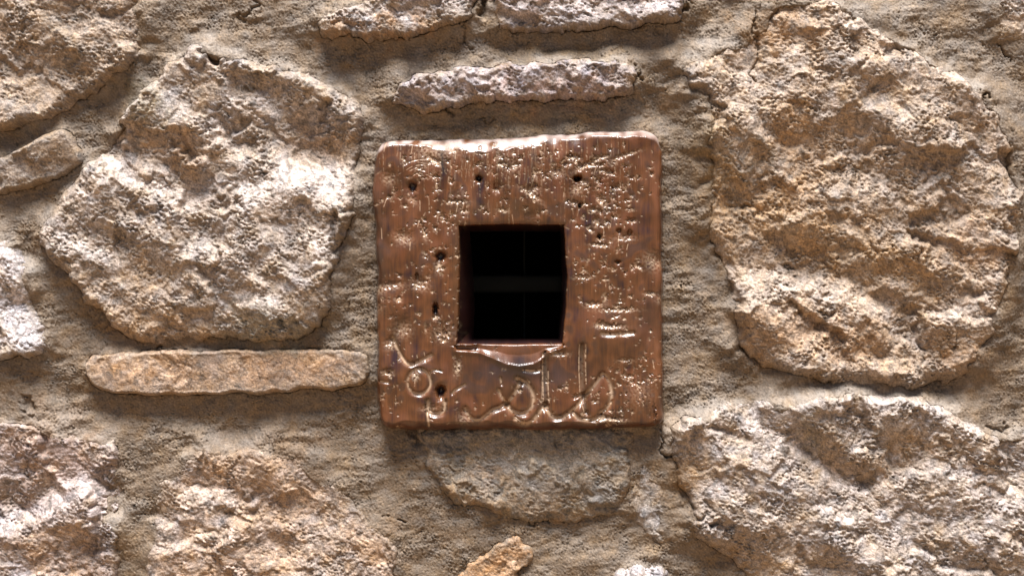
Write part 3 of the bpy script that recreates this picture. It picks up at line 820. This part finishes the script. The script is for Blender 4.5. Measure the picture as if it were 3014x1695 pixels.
n_a = fspec(15, 66) * 1.6 + fspec(7, 67) * .7; n_b = fspec(15, 68) * 1.6 + fspec(7, 69) * .7

# --- carved script along the foot of the frame and the marks beside it
W, D = 5.6, 8.0
groove([low(225, 110), low(262, 200), low(300, 270), low(340, 328), low(392, 340), low(450, 308), low(545, 258)], 4.6, 6.5, .4)
groove([low(445 + 96 * math.cos(a), 478 + 104 * math.sin(a)) for a in np.linspace(-1.9, 4.2, 30)], 4.4, 6.5, .35)
groove([low(520, 640), low(525, 720), low(560, 745), low(620, 738), low(655, 700), low(662, 640)], 5.5, 8, .6)
groove([low(512, 735), low(522, 790), low(527, 850)], 3.5, 6, .6)
groove([low(832, 700), low(855, 760), low(900, 798), low(950, 798), low(1000, 765), low(1060, 712), low(1130, 690), low(1178, 655),
        low(1240, 580), low(1268, 520), low(1290, 478)], W, D)
groove([low(1175, 660), low(1205, 708), low(1270, 745), low(1340, 735), low(1390, 680), low(1405, 605), low(1382, 530),
        low(1330, 478), low(1262, 452)], W + .4, D)
groove([low(1112, 550), low(1140, 610), low(1180, 660)], 5, 6.5, .7)
groove([low(1125, 450), low(1135, 500)], 3, 5, .6)
groove([low(1250, 785), low(1300, 822), low(1352, 832), low(1400, 790), low(1450, 725), low(1492, 672)], W + .6, D)
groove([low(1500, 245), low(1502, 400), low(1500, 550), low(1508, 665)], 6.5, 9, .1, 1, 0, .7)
groove([low(1480, 250), low(1478, 400), low(1482, 550), low(1484, 665)], 1.6, 1.5, .5, 1)
groove([low(1526, 400), low(1524, 550), low(1534, 660)], 1.6, 1.5, .5, 1)
groove([low(1478, 330), low(1476, 520), low(1470, 650)], 2.6, 3.5, .3, 1)
groove([low(1500, 672), low(1530, 738), low(1580, 782), low(1640, 780), low(1700, 738), low(1750, 695), low(1795, 635), low(1850, 570),
        low(1920, 490), low(1965, 432), low(1992, 405), low(2030, 450), low(2058, 540), low(2050, 630), low(2015, 700), low(1960, 735)], W, D)
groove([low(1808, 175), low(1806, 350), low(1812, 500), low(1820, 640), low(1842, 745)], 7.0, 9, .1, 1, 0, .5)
groove([low(1784, 175), low(1780, 350), low(1786, 500), low(1794, 640), low(1830, 750)], 1.6, 1.5, .5, 1)
groove([low(1838, 175), low(1836, 350), low(1842, 500)], 1.6, 1.5, .5, 1)
groove([low(1735, 745), low(1790, 790), low(1860, 802), low(1930, 785), low(1970, 762)], W, D)
groove([low(1740, 612), low(1790, 590), low(1846, 568)], 3.6, 6, .1)
groove([low(720, 580), low(750, 545), low(830, 505)], 2.6, 4, .5)
groove([low(1320, 385), low(1400, 395), low(1465, 385)], 3.6, 4.5, .9)
groove([low(1970, 78), low(2060, 85), low(2150, 78), low(2240, 72)], 4, 5, .9)
groove([low(110, 480), low(190, 488)], 2.6, 3.5, .9)
groove([low(640, 395), low(580, 380), low(545, 395)], 2, 3, .4)

# --- larger dents: (x, y, rx, ry, depth, angle, scar and glint)
for (x, y, rx, ry, dep, an, sc) in [
        (975, 248, 17, 13, 45, -.3, .0), (968, 285, 26, 24, 8, -.4, .9), (520, 248, 14, 16, 26, 0, .1), (215, 285, 22, 26, 20, 0, .1),
        (215, 340, 24, 16, 5, .5, .7), (605, 285, 20, 24, 14, 0, .3), (345, 605, 24, 22, 26, 0, .1), (335, 640, 14, 26, 9, 0, .9),
        (320, 848, 11, 30, 30, 0, .1), (322, 885, 14, 10, 7, 0, .9), (1075, 515, 9, 12, 20, 0, .1), (1165, 490, 12, 12, 14, 0, .2),
        (1215, 500, 10, 16, 14, 0, .2), (1190, 515, 44, 16, 6, 0, .5), (1072, 552, 34, 8, 7, .1, .9), (1160, 632, 12, 9, 16, 0, .2),
        (985, 372, 7, 14, 18, .2, .1), (1220, 440, 20, 10, 10, 0, .6), (265, 480, 9, 34, 9, -.25, .9), (175, 510, 34, 28, 7, .3, .8),
        (250, 725, 32, 26, 8, 0, .8), (235, 700, 7, 20, 16, 0, .3), (120, 735, 50, 16, 6, -.1, .7), (110, 235, 26, 30, 6, .3, .8),
        (760, 315, 44, 12, 8, .6, .9), (420, 352, 38, 9, 8, 0, .9), (310, 160, 34, 14, 9, .5, .9), (1030, 175, 60, 10, 8, -.45, .9),
        (1190, 140, 55, 9, 6, -.35, .8), (880, 215, 30, 20, 7, 0, .8), (1075, 335, 14, 30, 8, -.5, .9), (1110, 215, 30, 12, 8, .2, .8),
        (1310, 775, 22, 9, 8, 0, 1.0), (1330, 610, 34, 40, 5, .7, .8), (1255, 650, 20, 10, 8, .5, .8), (1160, 850, 70, 8, 6, 0, .7),
        (1080, 915, 22, 14, 9, 0, .8), (425, 1095, 12, 36, 7, .15, .8), (345, 1225, 20, 30, 34, 0, .1), (350, 940, 40, 36, 6, 0, .6),
        (170, 920, 34, 40, 6, 0, .7), (110, 1000, 20, 22, 7, 0, 1.0), (230, 1150, 12, 18, 5, 0, .8), (1050, 825, 34, 12, 6, 0, .8),
        (1195, 1080, 30, 10, 5, 0, .6), (1000, 700, 34, 10, 5, 0, .6), (890, 1050, 34, 12, 7, 0, .7), (760, 420, 36, 24, 4, 0, .1),
        (1060, 440, 12, 20, 7, 0, .8), (1130, 925, 50, 10, 8, 0, .6), (620, 130, 20, 34, 5, 0, .5), (680, 180, 16, 26, 5, 0, .8),
        (150, 800, 14, 12, 5, 0, .9), (300, 1300, 40, 16, 5, 0, .5), (450, 1330, 26, 36, 5, 0, .5), (1125, 1350, 60, 14, 7, .1, .7),
        (1260, 1190, 50, 70, 3, 0, .3), (1330, 1330, 6, 50, 9, -.1, .1), (820, 395, 10, 8, 6, 0, .9), (960, 150, 24, 12, 8, .3, .8)]:
    X, Y = box(x, y)
    pit(X, Y, rx / 1.5755, ry / 1.5755, dep * .8, an, sc * (.55 if min(rx, ry) > 15 else 1), 2.4)

# --- peppering of small dents, denser in bands (overview coordinates: cx, cy, sx, sy, n, size)
CL = [(750, 170, 420, 70, 330, 1), (600, 300, 330, 80, 190, 1), (1130, 250, 160, 120, 230, 1.05), (400, 420, 110, 90, 110, .9),
      (1060, 420, 100, 110, 110, .9), (200, 430, 120, 160, 90, .9), (1080, 690, 110, 110, 130, .95), (1200, 880, 120, 140, 70, .9),
      (1240, 1180, 90, 130, 200, .9), (180, 900, 110, 140, 90, .9), (370, 930, 50, 60, 70, .8), (120, 1230, 80, 110, 80, .8),
      (250, 720, 110, 40, 50, .9), (600, 1290, 300, 50, 60, .7), (880, 1200, 90, 60, 40, .8), (1050, 1240, 60, 50, 30, .8),
      (700, 700, 600, 600, 240, .8), (320, 620, 90, 90, 40, .8), (430, 700, 20, 200, 30, .9), (1160, 1340, 110, 30, 60, .9)]
for cx, cy, sx, sy, n, size in CL:
    for _ in range(int(n * .5)):
        x, y = box(cx + sx * rng.normal() * .75, cy + sy * rng.normal() * .75)
        r = (1.3 + rng.gamma(1.7, 1.05)) * size
        el = 1 + rng.gamma(1.2, .35)
        an = rng.choice([0.0, 1.57, rng.uniform(0, 3.14)], p=[.45, .25, .3])
        pit(x, y, r * el, r, r * rng.uniform(.5, 1.1), an, rng.uniform(.3, 1.0), 2.3)
# small strings of round nail dots
for x0_, y0_, dx_, dy_, n in [(1100, 290, 0, 26, 6), (1135, 260, 1, 27, 7), (1165, 280, 2, 25, 5), (960, 620, 2, 22, 4), (425, 640, 0, 62, 6)]:
    for k in range(n):
        X, Y = box(x0_ + dx_ * k + rng.normal() * 2, y0_ + dy_ * k + rng.normal() * 3)
        pit(X, Y, 2.4, 2.4, 3.2, 0, .95, 3)
# hairlines down the head of the frame, their gloss painted pale
for _ in range(230):
    x, y = box(650 + 330 * rng.normal() * .8, 70 + abs(rng.normal()) * 130)
    L = rng.uniform(12, 60)
    pts = [(x, y), (x + rng.normal() * 1.5, y + L / 2), (x + rng.normal() * 2, y + L)]
    s = patch(x, y + L / 2, L / 2 + 6)
    if s[0].stop > s[0].start and s[1].stop > s[1].start:
        d = seg_dist(FX[s], FY[s], pts)
        g = np.exp(-(d / rng.uniform(.8, 1.8)) ** 2)
        scar_glint[s] = np.maximum(scar_glint[s], rng.uniform(.15, .5) * g)
        H[s] -= .35 * g
# hairline scratches
for _ in range(55):
    x, y = box(rng.uniform(60, 1340), rng.uniform(70, 560)) if rng.random() < .75 else box(rng.uniform(60, 1340), rng.uniform(560, 1380))
    L = rng.uniform(8, 34)
    an = math.radians(90 + rng.normal() * 9) if rng.random() < .8 else rng.uniform(0, 3.14)
    groove([(x, y), (x + L * math.cos(an), y + L * math.sin(an))], .9, .9, .5, 0)
for _ in range(34):       # curved swirl scratches in the upper left corner
    r0 = rng.uniform(60, 150); a0 = rng.uniform(-2.3, -.9)
    cx, cy = box(260, 300)
    groove([(cx + r0 * .63 * math.cos(a0 + k * .09), cy + r0 * .63 * math.sin(a0 + k * .09)) for k in range(4)], .8, .8, .3, 0)

# edge chips
for (x, y, r, dp) in [(55, 735, 30, 8), (1352, 620, 26, 7), (1360, 790, 22, 5), (45, 830, 26, 5), (300, 90, 60, 5), (390, 85, 40, 6)]:
    X, Y = box(x, y)
    pit(X, Y, r / 1.5, r / 1.5, dp, 0, .35, 2)

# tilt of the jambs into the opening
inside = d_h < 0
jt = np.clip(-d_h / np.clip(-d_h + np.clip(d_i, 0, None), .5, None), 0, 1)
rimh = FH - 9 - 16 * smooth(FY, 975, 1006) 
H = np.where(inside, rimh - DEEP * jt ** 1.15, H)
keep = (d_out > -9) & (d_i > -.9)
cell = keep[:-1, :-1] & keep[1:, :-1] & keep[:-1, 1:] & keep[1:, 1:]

# wood colour: board tone, slow figure along the grain, dark stains, pale scars and painted glints
g1 = fspec(60, 71, 90, 6); g2 = fspec(14, 72, 90, 22); g3 = fspec(150, 73); g4 = fspec(45, 74)
base = np.array([.150, .058, .021])
g5 = fspec(5, 76, 90, 40, .5); g6 = fspec(9, 77, 90, 6)
WC = base * (1 + .15 * g1 + .07 * g2 + .16 * g3 + .12 * g4 + .06 * g5 + .05 * g6)[..., None]
dk = smooth(g3 * .7 + g4 * .6, .5, 1.8)[..., None]
WC = WC * (1 - .62 * dk) + np.array([.055, .035, .03]) * .62 * dk
og = smooth(-g3 * .6 + fspec(90, 75, 90, 2) * .7, .4, 1.6)[..., None]
WC = WC * (1 - .5 * og) + np.array([.24, .085, .032]) * .5 * og
for (x, y, rx, ry, c, a_) in [(680, 1135, 230, 50, (.06, .04, .04), .85), (690, 1180, 260, 70, (.10, .055, .04), .45),
                              (1300, 900, 60, 120, (.08, .05, .045), .45), (50, 600, 40, 260, (.12, .085, .07), .5),
                              (1340, 1050, 24, 200, (.42, .17, .07), .6), (1330, 330, 20, 140, (.40, .16, .07), .4),
                              (230, 330, 110, 150, (.30, .11, .042), .5), (600, 380, 260, 40, (.22, .11, .04), .4),
                              (425, 700, 26, 260, (.36, .17, .07), .5), (650, 1390, 640, 22, (.10, .045, .028), .6),  # last one: shade painted on the down-facing foot bevel
                              (600, 1040, 170, 22, (.40, .17, .09), .6), (1160, 880, 120, 160, (.26, .12, .05), .35)]:
    X, Y = box(x, y)
    m = (np.exp(-((FX - X) / (rx / 1.5755)) ** 2 - ((FY - Y) / (ry / 1.5755)) ** 2) * a_)[..., None]
    WC = WC * (1 - m) + np.array(c) * .68 * m
WC = WC * np.array([.53, .51, .50])
edge_sheen = (smooth(wtop - (FY + fwy - ytop), -6, 10) * (.62 + .25 * fspec(50, 79)))[..., None].clip(0, .8)
WC = WC * (1 - edge_sheen) + np.array([.42, .34, .31]) * edge_sheen  # pale gloss of the sky painted along the head chamfer
scar_glint = np.clip(scar_glint, 0, 1)[..., None]
scar_glint = scar_glint * smooth(fspec(12, 78) + fspec(5, 79) * .5, -1.6, .8)[..., None]
WC = WC * (1 - .5 * scar_glint) + np.array([.66, .50, .34]) * .5 * scar_glint
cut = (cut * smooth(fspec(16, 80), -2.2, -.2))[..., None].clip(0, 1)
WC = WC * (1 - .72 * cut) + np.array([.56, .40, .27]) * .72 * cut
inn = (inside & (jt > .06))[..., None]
WC = np.where(inn, WC * .3, WC)  # shade painted on the jambs, wood darkened inside the opening
WC = WC * (1 - .8 * np.clip(hollow_shade, 0, 1)[..., None])

wood = bpy.data.materials.new("varnished_wood")
wood.use_nodes = True
n = wood.node_tree.nodes; l = wood.node_tree.links
b = n["Principled BSDF"]
at = n.new("ShaderNodeAttribute"); at.attribute_name = "tone"
tc = n.new("ShaderNodeTexCoord")
mp = n.new("ShaderNodeMapping"); mp.inputs["Scale"].default_value = (1, 1, .12)
l.new(tc.outputs["Object"], mp.inputs["Vector"])
ns = n.new("ShaderNodeTexNoise"); ns.inputs["Scale"].default_value = 900; ns.inputs["Detail"].default_value = 4
l.new(mp.outputs[0], ns.inputs["Vector"])
mr = n.new("ShaderNodeMapRange"); mr.inputs["From Min"].default_value = .3; mr.inputs["From Max"].default_value = .7
mr.inputs["To Min"].default_value = .9; mr.inputs["To Max"].default_value = 1.1
l.new(ns.outputs[0], mr.inputs["Value"])
mx = n.new("ShaderNodeMix"); mx.data_type = 'RGBA'; mx.blend_type = 'MULTIPLY'; mx.inputs[0].default_value = 1
l.new(at.outputs["Color"], mx.inputs[6]); l.new(mr.outputs[0], mx.inputs[7])
l.new(mx.outputs[2], b.inputs["Base Color"])
b.inputs["Roughness"].default_value = .32
b.inputs["Specular IOR Level"].default_value = .38
b.inputs["Coat Weight"].default_value = .22
b.inputs["Coat Roughness"].default_value = .14
bp = n.new("ShaderNodeBump"); bp.inputs["Strength"].default_value = .12; bp.inputs["Distance"].default_value = .0004
l.new(ns.outputs[0], bp.inputs["Height"]); l.new(bp.outputs[0], b.inputs["Normal"])

win = bpy.data.objects.new("window_frame", None)
COL.objects.link(win)
win["label"] = "square polished brown wooden frame with carved script and a dark opening in the stone wall"
win["category"] = "window frame"
win["kind"] = "thing"
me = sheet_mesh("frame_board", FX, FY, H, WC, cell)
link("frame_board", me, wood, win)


def bar(name, x0, y0, x1, y1, dep, th, mat, parent):
    """A slightly rounded, uneven bar across the opening."""
    v = []; f = []
    N = 12
    horiz = (x1 - x0) > (y1 - y0)
    prof = []
    for k in range(12):
        a = 2 * math.pi * k / 12
        c, s_ = math.cos(a), math.sin(a)
        c = math.copysign(abs(c) ** .45, c); s_ = math.copysign(abs(s_) ** .45, s_)
        prof.append((c, s_))
    for i in range(N + 1):
        t = i / N
        wob = 1 + .03 * math.sin(5 * t) + .02 * math.sin(17 * t)
        for c, s_ in prof:
            if horiz:
                p = px(x0 + (x1 - x0) * t, (y0 + y1) / 2 + (y1 - y0) / 2 * c * wob, dep + th / 2 * s_)
            else:
                p = px((x0 + x1) / 2 + (x1 - x0) / 2 * c * wob, y0 + (y1 - y0) * t, dep + th / 2 * s_)
            v.append(p)
    for i in range(N):
        for k in range(12):
            a_ = i * 12 + k; b_ = i * 12 + (k + 1) % 12
            f.append((a_, b_, b_ + 12, a_ + 12))
    f.append(tuple(range(12))[::-1]); f.append(tuple(range(N * 12, N * 12 + 12)))
    me = bpy.data.meshes.new(name)
    me.from_pydata(v, [], f)
    me.shade_smooth()
    return link(name, me, mat, parent)


barmat = simple_mat("dark_bar_wood", (.010, .011, .009), .8)
bar("crossbar", 1352, 808, 1672, 862, 0.085, .014, barmat, win)
bar("glazing_bar", 1543, 640, 1549, 1030, 0.098, .006, barmat, win)

# unseen ground added to throw warm light back up: sandy earth below the wall
gm = bpy.data.meshes.new("ground")
gv = []; gf = []
N = 40
for i in range(N + 1):
    for j in range(N + 1):
        x = -20 + 40 * i / N; y = .05 - 12 * j / N
        gv.append((x, y, -1.35 + .01 * math.sin(3.1 * x + 1.7 * y) + .008 * math.sin(5.3 * y - 2 * x)))
for i in range(N):
    for j in range(N):
        a_ = i * (N + 1) + j
        gf.append((a_, a_ + 1, a_ + N + 2, a_ + N + 1))
gm.from_pydata(gv, [], gf)
gm.flip_normals()
gr = link("ground", gm, simple_mat("sandy_earth", (.22, .145, .08), .9))
gr["kind"] = "structure"
